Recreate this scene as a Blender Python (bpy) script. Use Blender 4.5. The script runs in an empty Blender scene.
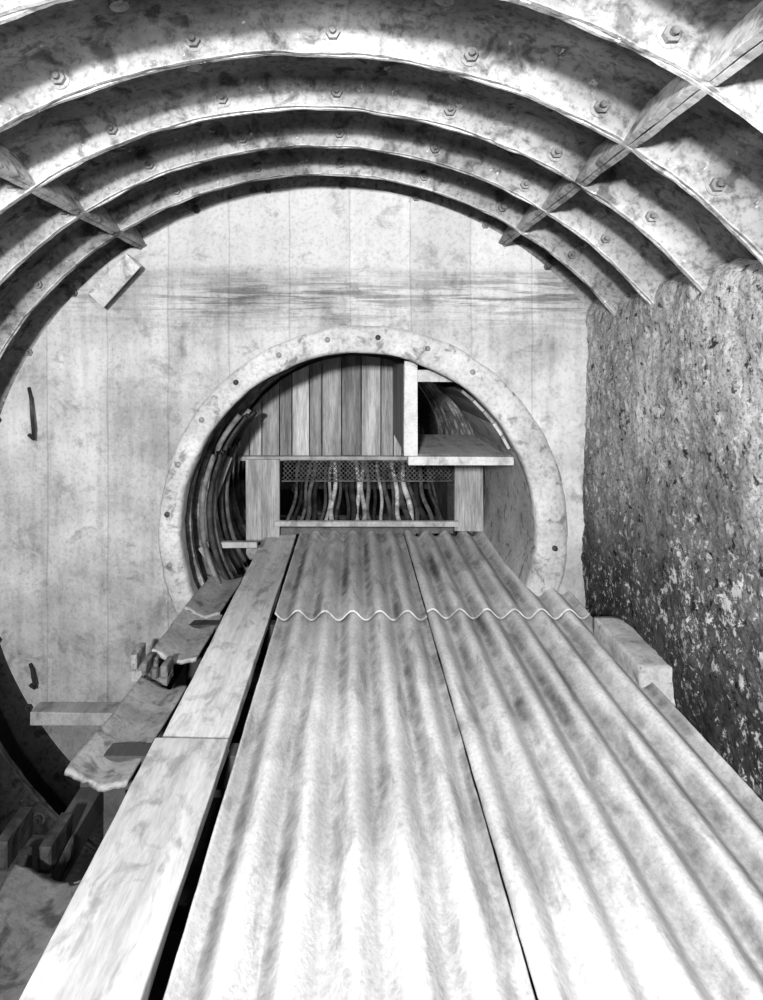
import bpy, bmesh, math, random
from mathutils import Vector, noise, Matrix
random.seed(7)
ZO=3.2
AX,AZ=-0.21,-1.22      # main tunnel axis (relative to eye level)
SX,SZ=0.03,-1.22       # small tunnel axis
HW=4.67                # head wall depth
scene=bpy.context.scene
try:
    scene.view_settings.view_transform='Standard'
    scene.view_settings.look='None'
except Exception: pass
for lk in ('Medium High Contrast','High Contrast'):
    try:
        scene.view_settings.look=lk;print('LOOK',lk);break
    except Exception as e: print('look fail',e)
scene.view_settings.exposure=0.0

def nz(x,y,z,s=1.0,o=0.0): return noise.noise(Vector((x*s+o,y*s+o*1.7,z*s-o)))
def fz(x,y,z,s=1.0,o=0.0,h=4):
    v=0;a=1;t=0
    for i in range(h):
        v+=a*nz(x,y,z,s*2**i,o+i*3.1);t+=a;a*=.55
    return v/t

# ---------------- materials ----------------
def new(name):
    m=bpy.data.materials.new(name);m.use_nodes=True
    nt=m.node_tree
    return m,nt,nt.nodes,nt.links,nt.nodes['Principled BSDF']
def ramp(N,stops):
    r=N.new('ShaderNodeValToRGB');e=r.color_ramp.elements
    while len(e)<len(stops): e.new(0.5)
    for i,(p,c) in enumerate(stops):
        e[i].position=p;e[i].color=(c,c,c,1)
    return r
def mul(N,L,a,b,fac=1.0,mode='MULTIPLY'):
    m=N.new('ShaderNodeMix');m.data_type='RGBA';m.blend_type=mode;m.inputs[0].default_value=fac
    L.new(a,m.inputs[6]);L.new(b,m.inputs[7]);return m.outputs[2]
def tex(N,L,stretch,scale,detail=8,rough=.6,dist=0.0):
    g=N.new('ShaderNodeNewGeometry');mp=N.new('ShaderNodeMapping');mp.inputs['Scale'].default_value=stretch
    L.new(g.outputs['Position'],mp.inputs['Vector'])
    n=N.new('ShaderNodeTexNoise');n.inputs['Scale'].default_value=scale;n.inputs['Detail'].default_value=detail
    n.inputs['Roughness'].default_value=rough;n.inputs['Distortion'].default_value=dist
    L.new(mp.outputs[0],n.inputs['Vector']);return n.outputs['Fac'],mp
def gmat(name,stops,scale=2,stretch=(1,1,1),fine=25,fst=(1,1,1),fstops=((.35,.6),(.6,1)),bump=.4,bd=.01,rough=.9,metal=0,layer=None,spots=None,ffac=1.0,spec=.15):
    m,nt,N,L,B=new(name)
    a,_=tex(N,L,stretch,scale)
    r=ramp(N,stops);L.new(a,r.inputs[0])
    b,_=tex(N,L,fst,fine,6,.7)
    r2=ramp(N,fstops);L.new(b,r2.inputs[0])
    c=mul(N,L,r.outputs[0],r2.outputs[0],ffac)
    if layer:
        sc,st,ls=layer
        d,_=tex(N,L,st,sc,6,.6,.5);r3=ramp(N,ls);L.new(d,r3.inputs[0])
        c=mul(N,L,c,r3.outputs[0])
    if spots:
        sc,p0,p1,val=spots
        d,_=tex(N,L,(1,1,1),sc,5,.65,.3);r4=ramp(N,((p0,0),(p1,1)));L.new(d,r4.inputs[0])
        mx=N.new('ShaderNodeMix');mx.data_type='RGBA';L.new(r4.outputs[0],mx.inputs[0])
        L.new(c,mx.inputs[6]);mx.inputs[7].default_value=(val,val,val,1);c=mx.outputs[2]
    at=N.new('ShaderNodeAttribute');at.attribute_name='tint'
    c=mul(N,L,c,at.outputs['Color'])
    L.new(c,B.inputs['Base Color']);B.inputs['Roughness'].default_value=rough;B.inputs['Metallic'].default_value=metal
    B.inputs['Specular IOR Level'].default_value=spec
    bm=N.new('ShaderNodeBump');bm.inputs['Strength'].default_value=bump;bm.inputs['Distance'].default_value=bd
    L.new(b,bm.inputs['Height']);L.new(bm.outputs[0],B.inputs['Normal'])
    return m

M_iron=gmat('limewashed_cast_iron',((.3,.15),(.43,.27),(.56,.36),(.7,.47)),2.2,(1,1,1),34,bump=.5,bd=.008,fstops=((.34,.55),(.52,1)),rough=1,spec=.03,
            layer=(9,(1,1,1),((.36,.45),(.47,1))),spots=(16,.66,.69,.5))
M_sheet=gmat('asbestos_cement_sheet',((.3,.46),(.5,.57),(.7,.68)),2.2,(1.2,.7,1),60,(1,.8,1),((.3,.72),(.6,1)),.5,.007,rough=1,spec=.03,
             layer=(7,(1.6,.35,1),((.36,.70),(.48,1))))
M_plank=gmat('weathered_scaffold_timber',((.3,.42),(.5,.56),(.7,.66)),2,(4,.35,4),22,(3,.45,3),((.3,.75),(.6,1)),.3,.004,
             layer=(5,(2,1,1),((.36,.65),(.48,1))))
M_vtimber=gmat('rough_sawn_boards',((.3,.28),(.5,.48),(.7,.68)),3,(5,5,.4),26,(4,4,.3),((.32,.55),(.6,1)),.4,.005)
M_conc=gmat('pale_concrete',((.3,.32),(.5,.44),(.68,.54)),2.6,(1,1,1),35,fstops=((.3,.65),(.55,1)),bump=.5,bd=.008,
            layer=(9,(1,1,1),((.34,.5),(.44,1))))
M_dark=gmat('sooty_iron',((.3,.03),(.6,.08),(.75,.2)),4,bump=.5)
M_smalliron=gmat('grimy_cast_iron',((.3,.03),(.5,.10),(.7,.3)),4,bump=.5)
M_floor=gmat('dirt_floor',((.3,.02),(.6,.06),(.8,.15)),3,bump=.8,bd=.03)
M_cable=gmat('lead_sheathed_cable',((.35,.25),(.6,.8)),5,bump=.2,rough=.5)
M_wire=gmat('galvanised_wire',((.3,.06),(.6,.2)),8,bump=.1,rough=.5)

def headwall_mat():
    m,nt,N,L,B=new('board_marked_concrete')
    g=N.new('ShaderNodeNewGeometry');sx=N.new('ShaderNodeSeparateXYZ');L.new(g.outputs['Position'],sx.inputs[0])
    def mth(op,a,b=None,c=None):
        n=N.new('ShaderNodeMath');n.operation=op
        for i,v in enumerate((a,b,c)):
            if v is None: continue
            if isinstance(v,(int,float)): n.inputs[i].default_value=v
            else: L.new(v,n.inputs[i])
        return n.outputs[0]
    a,_=tex(N,L,(1,1,1),1.7,8,.65);r=ramp(N,((.3,.30),(.5,.47),(.66,.58)));L.new(a,r.inputs[0])
    c=r.outputs[0]
    w,_=tex(N,L,(.3,.3,1.2),1.0,2)
    s,_=tex(N,L,(4,4,.35),3,6,.6);rs=ramp(N,((.33,.75),(.55,1)));L.new(s,rs.inputs[0]);c=mul(N,L,c,rs.outputs[0],.7)
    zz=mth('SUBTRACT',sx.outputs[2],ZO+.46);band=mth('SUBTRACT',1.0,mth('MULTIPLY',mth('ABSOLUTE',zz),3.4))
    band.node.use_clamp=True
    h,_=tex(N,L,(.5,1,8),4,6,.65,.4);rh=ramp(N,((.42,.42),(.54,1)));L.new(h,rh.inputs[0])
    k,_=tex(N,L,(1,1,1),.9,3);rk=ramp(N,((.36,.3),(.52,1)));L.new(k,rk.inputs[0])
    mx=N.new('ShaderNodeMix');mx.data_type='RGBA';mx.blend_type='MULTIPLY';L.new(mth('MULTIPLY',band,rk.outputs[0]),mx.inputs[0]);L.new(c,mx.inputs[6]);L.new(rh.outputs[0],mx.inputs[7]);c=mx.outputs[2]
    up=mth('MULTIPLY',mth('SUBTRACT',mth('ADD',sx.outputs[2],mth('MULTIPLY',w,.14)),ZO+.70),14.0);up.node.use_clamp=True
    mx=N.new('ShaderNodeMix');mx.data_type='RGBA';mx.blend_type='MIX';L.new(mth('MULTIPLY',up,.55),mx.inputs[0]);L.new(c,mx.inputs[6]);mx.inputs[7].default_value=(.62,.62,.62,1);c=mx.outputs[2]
    # shutter board joints
    xs=mth('ADD',mth('MULTIPLY',sx.outputs[0],2.3),mth('MULTIPLY',w,.12))
    fl=mth('FLOOR',xs);wn=N.new('ShaderNodeTexWhiteNoise');wn.noise_dimensions='1D';L.new(fl,wn.inputs['W'])
    rb=ramp(N,((0,.80),(1,1)));L.new(wn.outputs['Value'],rb.inputs[0]);c=mul(N,L,c,rb.outputs[0])
    fr=mth('FRACT',xs);rl=ramp(N,((0,.5),(.022,1),(.98,1),(1,.65)));L.new(fr,rl.inputs[0])
    c=mul(N,L,c,rl.outputs[0],.55)
    f,_=tex(N,L,(1,1,1),40,6,.7);rf=ramp(N,((.32,.7),(.52,1)));L.new(f,rf.inputs[0]);c=mul(N,L,c,rf.outputs[0],.8)
    d,_=tex(N,L,(1,1,1),5,8,.7,.4);rd=ramp(N,((.35,.5),(.45,1)));L.new(d,rd.inputs[0]);c=mul(N,L,c,rd.outputs[0],.6)
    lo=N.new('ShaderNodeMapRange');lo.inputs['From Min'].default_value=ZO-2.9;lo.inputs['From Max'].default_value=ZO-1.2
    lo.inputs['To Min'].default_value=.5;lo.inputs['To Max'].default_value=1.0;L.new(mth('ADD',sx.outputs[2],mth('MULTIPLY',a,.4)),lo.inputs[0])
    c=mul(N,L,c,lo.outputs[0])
    L.new(c,B.inputs['Base Color']);B.inputs['Roughness'].default_value=.95;B.inputs['Specular IOR Level'].default_value=.1
    bm=N.new('ShaderNodeBump');bm.inputs['Strength'].default_value=.35;bm.inputs['Distance'].default_value=.01
    L.new(f,bm.inputs['Height']);L.new(bm.outputs[0],B.inputs['Normal'])
    return m
M_head=headwall_mat()
def roughwall_mat():
    m,nt,N,L,B=new('flaking_rendered_wall')
    g=N.new('ShaderNodeNewGeometry');sx=N.new('ShaderNodeSeparateXYZ');L.new(g.outputs['Position'],sx.inputs[0])
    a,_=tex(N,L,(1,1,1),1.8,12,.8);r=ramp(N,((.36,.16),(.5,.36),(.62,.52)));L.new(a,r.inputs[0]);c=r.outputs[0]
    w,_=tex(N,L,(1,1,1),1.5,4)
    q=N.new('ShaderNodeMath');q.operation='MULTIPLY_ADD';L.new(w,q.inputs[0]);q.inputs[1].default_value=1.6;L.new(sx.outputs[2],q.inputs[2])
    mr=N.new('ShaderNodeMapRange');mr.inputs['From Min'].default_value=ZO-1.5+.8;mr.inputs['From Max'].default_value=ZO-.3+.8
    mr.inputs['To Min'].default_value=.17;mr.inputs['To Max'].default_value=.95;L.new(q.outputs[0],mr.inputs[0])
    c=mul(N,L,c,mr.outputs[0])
    b,_=tex(N,L,(1,1,1),55,8,.75);rb=ramp(N,((.36,.3),(.52,1)));L.new(b,rb.inputs[0]);c=mul(N,L,c,rb.outputs[0])
    for sc,p0,kk,ko in ((13,.555,1.4,(.42,.54)),(28,.57,2.5,(.40,.56))):
        s,_=tex(N,L,(1,1,1),sc,10,.75,.2);rs=ramp(N,((p0,0),(p0+.015,1)));L.new(s,rs.inputs[0])
        k,_=tex(N,L,(1,1,1),kk,4,.6);rk=ramp(N,((ko[0],0),(ko[1],1)));L.new(k,rk.inputs[0])
        fm=mul(N,L,rs.outputs[0],rk.outputs[0])
        mx=N.new('ShaderNodeMix');mx.data_type='RGBA';L.new(fm,mx.inputs[0]);L.new(c,mx.inputs[6]);mx.inputs[7].default_value=(.5,.5,.5,1);c=mx.outputs[2]
    s,_=tex(N,L,(1,1,1),16,9,.75,.3);rs=ramp(N,((.39,.12),(.43,1)));L.new(s,rs.inputs[0]);c=mul(N,L,c,rs.outputs[0])
    L.new(c,B.inputs['Base Color']);B.inputs['Roughness'].default_value=.8;B.inputs['Specular IOR Level'].default_value=.2
    bm=N.new('ShaderNodeBump');bm.inputs['Strength'].default_value=.7;bm.inputs['Distance'].default_value=.012
    L.new(b,bm.inputs['Height']);L.new(bm.outputs[0],B.inputs['Normal'])
    return m
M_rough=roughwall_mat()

# ---------------- mesh builder ----------------
class MB:
    def __init__(s): s.v=[];s.f=[];s.t=[];s.fm=[];s.mats=[]
    def mi(s,m):
        if m not in s.mats: s.mats.append(m)
        return s.mats.index(m)
    def grid(s,fn,nu,nv,mat,tint=None):
        i0=len(s.v);k=s.mi(mat)
        for j in range(nv+1):
            for i in range(nu+1):
                p=fn(i/nu,j/nv);s.v.append(p[:3]);s.t.append(p[3] if len(p)>3 else (tint or 1.0))
        for j in range(nv):
            for i in range(nu):
                a=i0+j*(nu+1)+i;s.f.append((a,a+1,a+nu+2,a+nu+1));s.fm.append(k)
    def hexa(s,p,mat,tint=1.0):
        i=len(s.v);k=s.mi(mat);s.v+= [tuple(q) for q in p];s.t+=[tint]*8
        for f in ((0,1,2,3),(4,7,6,5),(0,4,5,1),(1,5,6,2),(2,6,7,3),(3,7,4,0)):
            s.f.append(tuple(i+q for q in f));s.fm.append(k)
    def box(s,x0,x1,y0,y1,z0,z1,mat,tint=1.0,j=0.0,R=None):
        P=[(x0,y0,z0),(x1,y0,z0),(x1,y1,z0),(x0,y1,z0),(x0,y0,z1),(x1,y0,z1),(x1,y1,z1),(x0,y1,z1)]
        P=[Vector(q)+Vector([random.uniform(-j,j) for _ in range(3)]) for q in P]
        if R:
            c=Vector(((x0+x1)/2,(y0+y1)/2,(z0+z1)/2));Rm=Matrix.Rotation(R[0],3,'X')@Matrix.Rotation(R[1],3,'Y')@Matrix.Rotation(R[2],3,'Z')
            P=[c+Rm@(q-c) for q in P]
        s.hexa(P,mat,tint)
    def rock(s,x0,x1,y0,y1,z0,z1,mat,tint=1.0,amp=.02,n=7,o=0,rd=.09):
        i0=len(s.v);k=s.mi(mat);idx={}
        c=Vector(((x0+x1)/2,(y0+y1)/2,(z0+z1)/2));h=Vector(((x1-x0)/2,(y1-y0)/2,(z1-z0)/2))
        def vid(a,b,d):
            if (a,b,d) in idx:return idx[(a,b,d)]
            u=Vector((a/n*2-1,b/n*2-1,d/n*2-1))
            e=sorted(abs(q) for q in u);rr=1-rd*max(0,e[1]-.55)/.45*(1 if e[2]>.9 else 0)
            p=c+Vector((u.x*h.x,u.y*h.y,u.z*h.z))*rr
            q=fz(p.x,p.y,p.z,6,o)*amp*2
            p+=u.normalized()*q
            idx[(a,b,d)]=len(s.v);s.v.append(tuple(p));s.t.append(tint);return idx[(a,b,d)]
        for a in range(n):
            for b in range(n):
                for side in (0,n):
                    s.f.append((vid(a,b,side),vid(a+1,b,side),vid(a+1,b+1,side),vid(a,b+1,side)));s.fm.append(k)
                    s.f.append((vid(a,side,b),vid(a+1,side,b),vid(a+1,side,b+1),vid(a,side,b+1)));s.fm.append(k)
                    s.f.append((vid(side,a,b),vid(side,a+1,b),vid(side,a+1,b+1),vid(side,a,b+1)));s.fm.append(k)
    def revolve(s,prof,cx,cz,a0,a1,n,mat,amp=0.0,o=0,tint=1.0,tf=None,off=None):
        k=s.mi(mat);i0=len(s.v);m=len(prof)
        for i in range(n+1):
            a=math.radians(a0+(a1-a0)*i/n)
            for j,(y,r) in enumerate(prof):
                ox=off[j] if off else 0
                x=cx+ox+r*math.sin(a);z=cz+r*math.cos(a)
                if amp:
                    dr=fz(x,y,z,5,o)*amp;dy=fz(x,y,z,7,o+9)*amp*.7
                    x=cx+ox+(r+dr)*math.sin(a);z=cz+(r+dr)*math.cos(a);y=y+dy
                s.v.append((x,y,z));s.t.append(tf(a0+(a1-a0)*i/n,r,j) if tf else tint)
        for i in range(n):
            for j in range(m-1):
                a=i0+i*m+j;s.f.append((a,a+1,a+m+1,a+m));s.fm.append(k)
    def tube(s,pts,r,mat,n=8,tint=1.0,rn=None):
        k=s.mi(mat);i0=len(s.v);pts=[Vector(p) for p in pts]
        for i,p in enumerate(pts):
            d=(pts[min(i+1,len(pts)-1)]-pts[max(i-1,0)]).normalized()
            up=Vector((0,0,1)) if abs(d.z)<.9 else Vector((1,0,0))
            u=d.cross(up).normalized();w=u.cross(d)
            for q in range(n):
                t=2*math.pi*q/n;s.v.append(tuple(p+(u*math.cos(t)+w*math.sin(t))*r));s.t.append(tint)
        for i in range(len(pts)-1):
            for q in range(n):
                a=i0+i*n+q;b=i0+i*n+(q+1)%n;s.f.append((a,b,b+n,a+n));s.fm.append(k)
        s.f.append(tuple(i0+q for q in range(n)));s.fm.append(k)
        e=i0+(len(pts)-1)*n;s.f.append(tuple(e+q for q in reversed(range(n))));s.fm.append(k)
    def build(s,name,bevel=0,smooth=False,solid=0,recalc=True):
        xs=[v[0] for v in s.v];ys=[v[1] for v in s.v];zs=[v[2] for v in s.v]
        c=((min(xs)+max(xs))/2,(min(ys)+max(ys))/2,(min(zs)+max(zs))/2)
        me=bpy.data.meshes.new(name);me.from_pydata([(v[0]-c[0],v[1]-c[1],v[2]-c[2]) for v in s.v],[],s.f)
        for m in s.mats: me.materials.append(m)
        at=me.attributes.new('tint','FLOAT','POINT');at.data.foreach_set('value',s.t)
        me.polygons.foreach_set('material_index',s.fm)
        if recalc:
            b=bmesh.new();b.from_mesh(me);bmesh.ops.recalc_face_normals(b,faces=b.faces);b.to_mesh(me);b.free()
        if smooth:
            me.polygons.foreach_set('use_smooth',[True]*len(me.polygons))
        me.update()
        ob=bpy.data.objects.new(name,me);ob.location=(c[0],c[1],c[2]+ZO);scene.collection.objects.link(ob)
        if solid:
            q=ob.modifiers.new('s','SOLIDIFY');q.thickness=solid;q.offset=0
        if bevel:
            q=ob.modifiers.new('b','BEVEL');q.width=bevel;q.segments=2;q.limit_method='ANGLE'
        return ob

# ---------------- main tunnel lining ----------------
RI,RS=2.41,2.56
SP=.55
L1=MB()
flY=[HW-.0-.5-SP*i for i in range(0,14)]
joints=[HW+.03]+flY
t=.024
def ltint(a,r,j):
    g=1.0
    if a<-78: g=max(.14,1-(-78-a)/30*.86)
    if r<RI+.003: g*=1.6           # lighter on the rib tips
    elif r>RS-.03: g*=.5          # shade between the ribs painted into the pans
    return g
for i in range(len(joints)-1):
    yf,yn=joints[i],joints[i+1]
    prof=[(yn,RI+.010),(yn+.004,RI),(yn+t-.003,RI),(yn+t,RI+.006),(yn+t+.012,RS-.02),(yn+t+.035,RS),((yn+yf)/2,RS+.004),(yf-t-.035,RS),(yf-t-.012,RS-.02),(yf-t,RI+.006),(yf-t+.003,RI),(yf-.004,RI),(yf,RI+.010)]
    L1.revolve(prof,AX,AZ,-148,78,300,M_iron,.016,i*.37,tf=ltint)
    for la in (-98,-32.7,31.8):
        for sgn in (-1,1):
            a=math.radians(la)
            er=Vector((math.sin(a),0,math.cos(a)));et=Vector((math.cos(a),0,-math.sin(a)));C=Vector((AX,0,AZ))
            def fn(u,v,sgn=sgn):
                y=yn+t*.5+(yf-yn-t)*v
                seq=[(.035,RS+.01),(.03,RI+.03),(.029,RI+.004),(.026,RI-.002),(.003,RI-.002),(.0,RI+.008)]
                k=min(int(round(u*5)),5);w,r=seq[k]
                p=C+er*(r+fz(y,la,r,6,2)*.012)+et*(sgn*(w+fz(y,la,r,7,5)*.008))
                return (p.x,y,p.z,1.2)
            L1.grid(fn,5,8,M_iron)
    for yj,sg in ((yf,-1),):
        for q in range(-11,6):
            a=math.radians(q*12.4+3)
            r=(RI+RS)/2-.012
            cx,cz=AX+r*math.sin(a),AZ+r*math.cos(a)
            y0=yj-t-.001
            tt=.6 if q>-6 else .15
            L1.tube([(cx,y0+.01,cz),(cx,y0-.006,cz)],.040,M_iron,12,tt*1.4)
            L1.tube([(cx,y0+.01,cz),(cx,y0-.026,cz)],.028,M_iron,6,tt)
            L1.tube([(cx,y0-.01,cz),(cx,y0-.044,cz)],.013,M_iron,8,tt*.8)
    for q in (-58,-14,12,50):
        a=math.radians(q+ (i%2)*3);ym=(yf+yn)/2+.04
        p=[(AX+r*math.sin(a),ym,AZ+r*math.cos(a)) for r in (RS+.01,RS-.022)]
        L1.tube(p,.035,M_iron,10,.8)
lining=L1.build('ceiling',smooth=False)
for p in lining.data.polygons: p.use_smooth=True
try:
    lining.data.set_sharp_from_angle(angle=math.radians(50))
except Exception as e: print(e)

# ---------------- head wall ----------------
H=MB()
def hw(u,v):
    a=u*2*math.pi;r=1.30+(2.47-1.30)*v
    cx=SX+(AX-SX)*v;cz=SZ+(AZ-SZ)*v
    x=cx+r*math.sin(a);z=max(cz+r*math.cos(a),-3.22)
    y=HW-.005+fz(x,0,z,1.2)*.018
    return (x,y,z)
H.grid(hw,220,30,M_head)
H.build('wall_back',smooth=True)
C=MB()
C.revolve([(4.80,1.275),(4.70,1.27),(4.655,1.272),(4.636,1.285),(4.630,1.305),(4.632,1.38),(4.637,1.44),(4.650,1.462),(4.69,1.475)],SX,SZ,-180,180,260,M_conc,.018,4,off=[0,0,0,0,.005,.02,.03,.035,.04],
    tf=lambda a,r,j:1.0+.25*fz(math.sin(math.radians(a))*2,math.cos(math.radians(a))*2,r,3,2))
for q in range(0,24):
    if q in (3,4,5,7,11,12,13): continue
    a=math.radians(q*15+5);x=SX+.02+1.385*math.sin(a);z=SZ+1.385*math.cos(a)
    C.tube([(x,4.66,z),(x,4.618,z)],.020,M_conc if q%3 else M_smalliron,8,.6)
C.build('tunnel_eye_collar',smooth=True)

# ---------------- right wall ----------------
W=MB()
def rw(u,v):
    y=-2.6+(HW+.02+2.6)*u
    s=v*4.2
    top=.30+fz(y,0,0,2.6,3)*.12
    z=-3.2+s
    x=1.66
    ov=z-top
    if ov>0:
        k=min(1,ov/.3)
        z=top+ov*(1-.45*k);x+=ov*(.6*k)
    x+=fz(y,z,1,1.5,1)*.045+fz(y,z,2,7,1)*.018+ (abs(nz(y,z,5,16))*-.014)+fz(y,z,3,30,2)*.006
    x+=max(0,(-z-1.9))*.02
    return (x,y,z)
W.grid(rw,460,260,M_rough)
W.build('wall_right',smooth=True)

# ---------------- floor & far end ----------------
F=MB()
F.grid(lambda u,v:(-1.75+3.7*u,-2.6+7.3*v,-3.14+fz(u*6,v*12,0,1)*.05),60,90,M_floor)
F.build('floor',smooth=True)
# ---------------- small tunnel ----------------
S=MB()
ys=4.72;k=0
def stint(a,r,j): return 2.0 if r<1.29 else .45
while ys<10:
    y0,y1=ys,ys+.30
    S.revolve([(y0,1.285),(y0+.022,1.285),(y0+.03,1.37),(y1-.03,1.37),(y1-.022,1.285),(y1,1.285)],SX,SZ,-180,180,120,M_smalliron,.01,k,tf=stint)
    for q in range(-9,9):
        a=math.radians(q*20+6);x=SX+1.33*math.sin(a);z=SZ+1.33*math.cos(a)
        S.tube([(x,y1-.03,z),(x,y1-.06,z)],.018,M_smalliron,6)
    ys+=.30;k+=1
S.build('cable_tunnel_lining',smooth=False)
E=MB()
def disc(u,v):
    a=u*2*math.pi;return (SX+1.27*v*math.sin(a),ys+.02,SZ+1.27*v*math.cos(a))
E.grid(disc,64,4,M_dark);E.build('wall_far')
Q=MB()
Q.revolve([(4.70,1.262),(5.2,1.25),(5.8,1.25),(6.33,1.255)],SX,SZ,64,128,40,M_conc,.02,8)
Q.build('concrete_haunch',smooth=True)

# ---------------- corrugated sheets ----------------
P_=.178
def sheet(x0,x1,y0,y1,zoff,seed,ph=0):
    S=MB();n=int((x1-x0)/P_*26);P=P_
    def fn(u,v):
        x=x0+(x1-x0)*u;y=y0+(y1-y0)*v
        c=math.cos((x+ph)/P*2*math.pi)
        z=-1.69+zoff+.030*c+fz(x,y,seed,1.2)*.006+fz(x,y,seed,9)*.0014
        if v in (0.0,1.0): y+=fz(x,y,seed,14)*.015
        if u in (0.0,1.0): x+=fz(x,y,seed,5)*.006
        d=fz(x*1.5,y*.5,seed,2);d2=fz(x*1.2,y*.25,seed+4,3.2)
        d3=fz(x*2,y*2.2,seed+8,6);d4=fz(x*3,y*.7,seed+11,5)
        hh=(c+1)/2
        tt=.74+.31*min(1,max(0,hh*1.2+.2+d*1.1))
        # silt plus painted side shade along one flank of each valley, broken by scuffing
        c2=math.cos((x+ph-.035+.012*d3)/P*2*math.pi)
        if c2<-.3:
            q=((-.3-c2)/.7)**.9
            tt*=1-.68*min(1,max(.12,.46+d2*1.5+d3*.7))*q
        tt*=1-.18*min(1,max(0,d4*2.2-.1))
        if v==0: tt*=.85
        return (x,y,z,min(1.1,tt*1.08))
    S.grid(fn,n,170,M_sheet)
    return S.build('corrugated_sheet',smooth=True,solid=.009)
sheet(-.50,.482,1.15,4.38,0,1,.00)
sheet(.485,1.555,1.15,4.40,0.003,2,.01)
sheet(-.515,.474,4.22,6.32,.030,3,.01)
sheet(.478,1.54,4.24,6.22,.033,4,.02)
sheet(-.50,.482,-1.95,1.25,-.016,5,.0)
sheet(.485,1.555,-1.95,1.25,-.012,6,.01)

# ---------------- planks ----------------
def plank(x0,x1,y0,y1,z0,z1,xe=0,seed=0,mat=M_plank,name='scaffold_board',tint=1.0):
    P=MB();n=40;ring=[(0,0),(1,0),(1,1),(0,1)]
    k=P.mi(mat)
    for i in range(n+1):
        v=i/n;y=y0+(y1-y0)*v
        for (a,b) in ring:
            x=(x0+(x1-x0)*a)+xe*v+fz(a*9,y,seed+b,1.8)*.012;z=z0+(z1-z0)*b+fz(a*3,y,seed,.9)*.012
            P.v.append((x,y,z));P.t.append(tint)
    for i in range(n):
        for q in range(4):
            a=i*4+q;b=i*4+(q+1)%4;P.f.append((a,b,b+4,a+4));P.fm.append(k)
    P.f.append((0,1,2,3));P.fm.append(k);P.f.append((n*4,n*4+3,n*4+2,n*4+1));P.fm.append(k)
    return P.build(name,bevel=.006)
plank(-.865,-.545,-.4,2.83,-1.70,-1.645,0,1,tint=.88)
plank(-.85,-.55,2.84,6.22,-1.715,-1.665,0,2,tint=1.1)

# ---------------- left broken trough/offcut pieces ----------------
def offcut(y0,y1,xa,xb,za,seed,roll=.0,tint=1.0,name='broken_sheet_offcut'):
    P=MB()
    def fn(u,v):
        w=xb-xa;x=xa+w*u+fz(y0+v,u*.5,seed,2)*.02*(1 if u<.5 else .5)+.04*(v-.5)*math.sin(seed)
        y=y0+(y1-y0)*v+(fz(u*2,v,seed,2)*.05 if v in(0,1) else 0)
        z=za+.020*math.cos(u*2*math.pi*.95)+roll*(u-.5)+fz(x,y,seed,3)*.004+.03*(v-.5)*math.cos(seed*2)
        return (x,y,z,tint*(.85+.3*fz(x,y,seed,5)))
    P.grid(fn,22,40,M_conc)
    return P.build(name,smooth=True,solid=.022)
offcut(4.42,5.2,-1.14,-.90,-1.735,1,-.04,.8)
offcut(3.80,4.44,-1.17,-.91,-1.745,7,-.05,.85)
offcut(2.68,3.52,-1.17,-.92,-1.755,2,-.05,.7)
offcut(1.80,2.25,-1.17,-.92,-1.81,3,-.05,.3)
offcut(.9,1.70,-1.20,-.95,-1.83,5,-.04,.3)

# support trestles
T=MB()
for y in (-1.7,.3,1.35,2.9,4.3):
    T.box(-1.2,1.58,y-.05,y+.05,-1.885,-1.735,M_plank,.12,.004)
    for x in (-1.05,.1,1.35):
        T.box(x-.05,x+.05,y-.05,y+.05,-3.12,-1.86,M_plank,.12,.003)
    T.box(-1.05,1.35,y+.052,y+.08,-2.6,-2.5,M_plank,.12,.004)
T.box(-1.2,-1.10,-1.8,4.6,-1.98,-1.87,M_plank,.12,.003)
T.build('walkway_trestle',bevel=.005)
T=MB()
T.box(-1.0,1.05,6.02,6.12,-1.85,-1.745,M_plank,.6)
for x in (-.6,.7): T.box(x-.05,x+.05,6.02,6.12,-2.36,-1.85,M_plank,.5)
T.build('tunnel_bearer',bevel=.005)

def bracket(x,y,z,s=1.0,o=0,mat=M_smalliron,t1=.5):
    B=MB()
    B.rock(x-.11*s,x+.11*s,y-.10*s,y+.10*s,z-.12*s,z-.04*s,mat,t1,.012,6,o)
    B.rock(x-.11*s,x-.06*s,y-.10*s,y+.10*s,z-.05*s,z+.07*s,mat,t1,.008,5,o+1)
    B.rock(x+.05*s,x+.10*s,y-.10*s,y+.10*s,z-.05*s,z+.05*s,mat,t1,.008,5,o+2)
    B.tube([(x,y-.09*s,z-.05*s),(x,y-.09*s,z+.03*s)],.025*s,mat,8,t1*.8)
    B.build('cast_iron_bracket')
bracket(-1.20,2.46,-1.82,1.0,1)
bracket(-1.10,3.65,-1.72,.7,3,M_conc,.4)
bracket(-1.28,4.1,-1.88,.95,6,M_conc,.7)

B=MB();B.rock(1.49,1.85,3.38,4.08,-1.92,-1.60,M_conc,1.0,.012,16,5,.04)
B.build('concrete_block',smooth=True)

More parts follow.
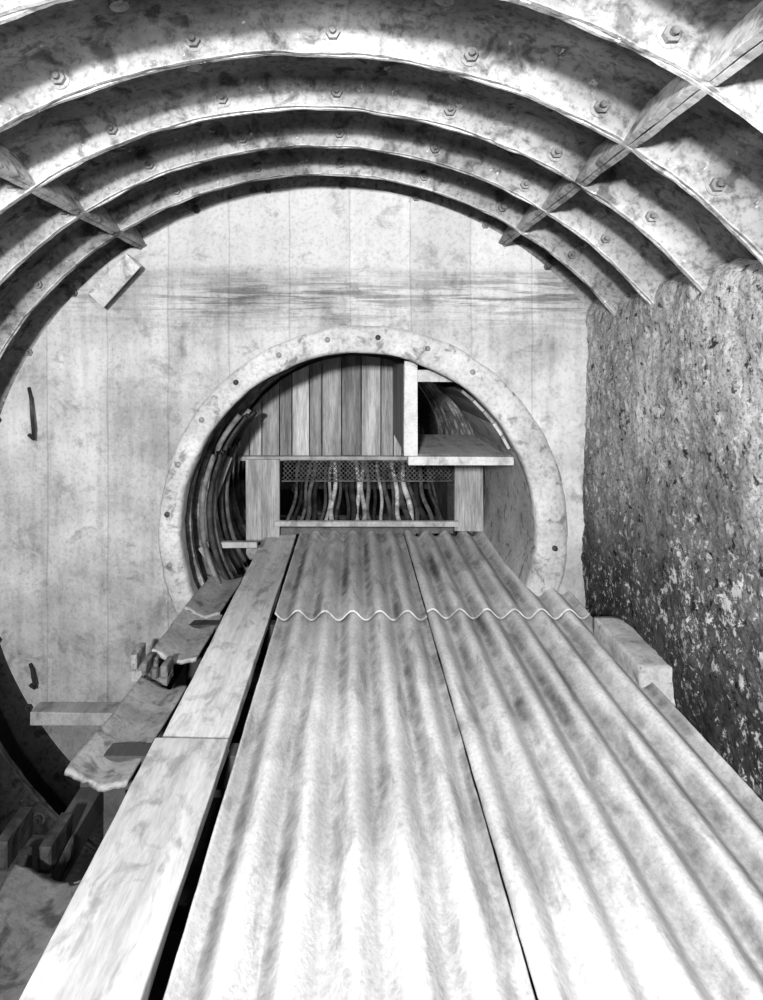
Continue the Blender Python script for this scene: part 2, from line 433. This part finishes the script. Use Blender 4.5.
B=MB();B.box(-1.66-.20,-1.66+.20,4.50,4.535,.55-.065,.55+.065,M_conc,1.1,.012,(0.0,-math.radians(46),0));B.build('loose_board',bevel=.006)
B=MB();B.box(-2.25,-1.5,4.50,4.66,-2.535,-2.45,M_plank,.6,.006,(0,.01,0));B.box(-1.6,-1.0,4.52,4.66,-2.56,-2.50,M_plank,.4,.005);B.build('timber_ledge',bevel=.006)
def hook(x,z,h):
    B=MB()
    B.tube([(x-.05,4.66,z+h*.5),(x-.02,4.63,z+h*.3),(x,4.60,z),(x+.015,4.59,z-h*.3),(x+.01,4.60,z-h*.5),(x-.03,4.62,z-h*.42)],.013,M_dark,8,.6)
    B.build('iron_wall_hook')
hook(-2.28,-.38,.36);hook(-2.27,-2.25,.14)

# ---------------- timber bulkhead ----------------
B=MB();x=-1.13;i=0
tints=[.8,.95,.75,.55,1.15,.6,.75,.5,1.0,.7,.85,.6]
while x<.44:
    w=random.choice((.12,.15,.17,.19));x1=min(x+w,.46)
    def top(q): return SZ+math.sqrt(max(.01,1.262**2-(q-SX)**2))
    yy=6.28+random.uniform(-.008,.008);zb=-.93+random.uniform(-.01,.01)
    a,b=x+.004,x1-.004
    zb=min(zb,top(a)-.03)
    B.hexa([(a,yy,zb),(b,yy,zb),(b,yy+.03,zb),(a,yy+.03,zb),(a,yy,top(a)),(b,yy,top(b)),(b,yy+.03,top(b)),(a,yy+.03,top(a))],M_vtimber,tints[i%12])
    x=x1;i+=1
B.box(-1.1,1.1,6.20,6.27,-.965,-.92,M_plank,.7,.003)
B.build('timber_bulkhead',bevel=.004)
B=MB()
B.box(-1.02,-.70,6.12,6.16,-1.72,-.94,M_vtimber,.8,.004)
B.box(.95,1.22,6.14,6.18,-1.62,-.97,M_vtimber,.85,.004)
B.box(-.74,.99,6.10,6.14,-1.565,-1.515,M_plank,.8,.004)
B.box(-.70,.95,6.2,6.25,-1.66,-1.60,M_plank,.3,.004)
B.build('timber_hoarding_frame',bevel=.004)

# wire netting
B=MB()
x0,x1,z0,z1,y=-.68,.93,-1.14,-.955,6.17
h=z1-z0;s=.042
n=int((x1-x0+h)/s)
for i in range(n):
    for d in (1,-1):
        xa=x0-h+i*s if d==1 else x0+i*s
        pts=[]
        for q in range(0,9):
            xx=xa+d*h*q/8;zz=z0+h*q/8
            if x0<=xx<=x1: pts.append((xx,y-.05*(1-q/8)+(.004 if (q+i)%2 else -.004),zz))
        if len(pts)>1: B.tube(pts,.0042,M_wire,4)
B.tube([(x0,y-.05,z0),(x1,y-.05,z0)],.007,M_wire,6);B.tube([(x0,y,z1),(x1,y,z1)],.007,M_wire,6)
B.build('wire_netting')

# cables
B=MB()
for i in range(26):
    f=i/25;xb=-.66+1.58*f+random.uniform(-.02,.02);pts=[];ph=random.uniform(0,6);r=random.choice((.02,.026,.032))
    for q in range(40):
        v=q/39;y=6.3+2.6*v
        xx=xb*(1+.02*v)+.018*math.sin(v*13+ph)*(1-.3*v);zz=-1.66+.06*v+.75*v*v+.015*math.sin(v*9+ph)
        pts.append((xx,y,zz))
    B.tube(pts,r,M_cable,8,random.choice((.1,.2,.35,.8,1.1)))
for (rr,yy,tn) in ((1.20,5.0,.3),(1.17,5.12,.12),(1.17,5.25,.2),(1.21,5.5,.4),(1.18,5.62,.1),(1.16,5.75,.2)):
    B.tube([(SX+rr*math.sin(math.radians(-a)),yy+.002*(a-90),SZ+rr*math.cos(math.radians(a))) for a in range(48,122,3)],.022,M_cable,8,tn)
B.build('power_cables',smooth=True)
B=MB()
for y in (6.9,7.7,8.5):
    zb=-1.66+.06*((y-6.3)/2.6)+.75*((y-6.3)/2.6)**2-.05
    B.box(-.95,1.0,y-.04,y+.04,zb-.06,zb,M_dark)
B.box(-.95,-.87,6.4,8.8,-2.1,-1.0,M_dark);B.box(.92,1.0,6.4,8.8,-2.1,-1.0,M_dark)
B.build('cable_rack')

# ---------------- wooden box duct ----------------
B=MB()
B.box(.375,.475,4.86,4.93,-.72,-.005,M_plank,.95,.003)
B.box(.375,.40,4.93,6.24,-.70,-.03,M_vtimber,.8)
B.box(.40,1.18,4.80,4.90,-.775,-.715,M_plank,.9,.004)
B.box(.42,1.14,4.90,6.24,-.745,-.715,M_plank,1.0)
B.box(.475,.86,4.87,4.91,-.165,-.075,M_plank,.8,.003)
B.box(.475,.80,4.91,6.24,-.12,-.095,M_vtimber,.4)
for q,a in enumerate((38,43.2,48.4,53.6,58.8)):
    a0,a1=math.radians(a),math.radians(a+5.0);ra,rb=1.245,1.268;yy0,yy1=4.84,6.24
    pt=lambda an,r,y:(SX+r*math.sin(an),y,SZ+r*math.cos(an))
    B.hexa([pt(a0,ra,yy0),pt(a1,ra,yy0),pt(a1,ra,yy1),pt(a0,ra,yy1),pt(a0,rb,yy0),pt(a1,rb,yy0),pt(a1,rb,yy1),pt(a0,rb,yy1)],M_plank,[.4,.6,.5,1.0,.8][q])
B.build('timber_duct_box',bevel=.004)

B=MB()
B.box(-1.22,-1.13,5.28,5.31,-1.46,-1.06,M_vtimber,1.5,.004,(0,.03,0))
B.box(-1.25,-.80,5.35,5.41,-1.55,-1.50,M_plank,.7,.003)
B.box(-1.10,-1.04,5.2,5.24,-2.0,-1.45,M_plank,.5,.003,(0,-.6,0))
B.box(-1.2,-1.15,5.5,5.54,-1.5,-.8,M_plank,.4,.003,(0,.35,0))
B.box(-1.16,-.95,4.95,5.0,-1.80,-1.74,M_plank,.7,.004,(0,.35,0))
B.build('timber_props',bevel=.004)

# ---------------- lights ----------------
def area(n,loc,tgt,size,p):
    l=bpy.data.lights.new(n,'AREA');l.energy=p;l.size=size
    o=bpy.data.objects.new(n,l);o.location=(loc[0],loc[1],loc[2]+ZO)
    d=Vector(tgt)-Vector(loc);o.rotation_euler=d.to_track_quat('-Z','Y').to_euler();scene.collection.objects.link(o)
area('flood_lamp',(-.6,-2.3,.6),(0,4.6,-.7),.28,600)
area('added_roof_fill',(-.2,1.0,.85),(0.1,4.6,-2.0),.25,44)  # unseen fill light added under the roof to lift the far sheets
area('added_tunnel_fill',(0.1,7.0,-.3),(0.1,7.6,-1.6),.3,8)  # invented fill behind the bulkhead, added to brighten the cables
w=bpy.data.worlds.new('w');scene.world=w;w.use_nodes=True
w.node_tree.nodes['Background'].inputs[0].default_value=(.5,.5,.5,1)
w.node_tree.nodes['Background'].inputs[1].default_value=.06

cam=bpy.data.cameras.new('camera');co=bpy.data.objects.new('camera',cam);scene.collection.objects.link(co)
co.location=(0,0,ZO);co.rotation_euler=(math.pi/2,0,0)
cam.sensor_fit='VERTICAL';cam.sensor_height=36;cam.lens=36*.650
cam.shift_x=.0275;cam.shift_y=-.14;cam.clip_start=.05
scene.camera=co
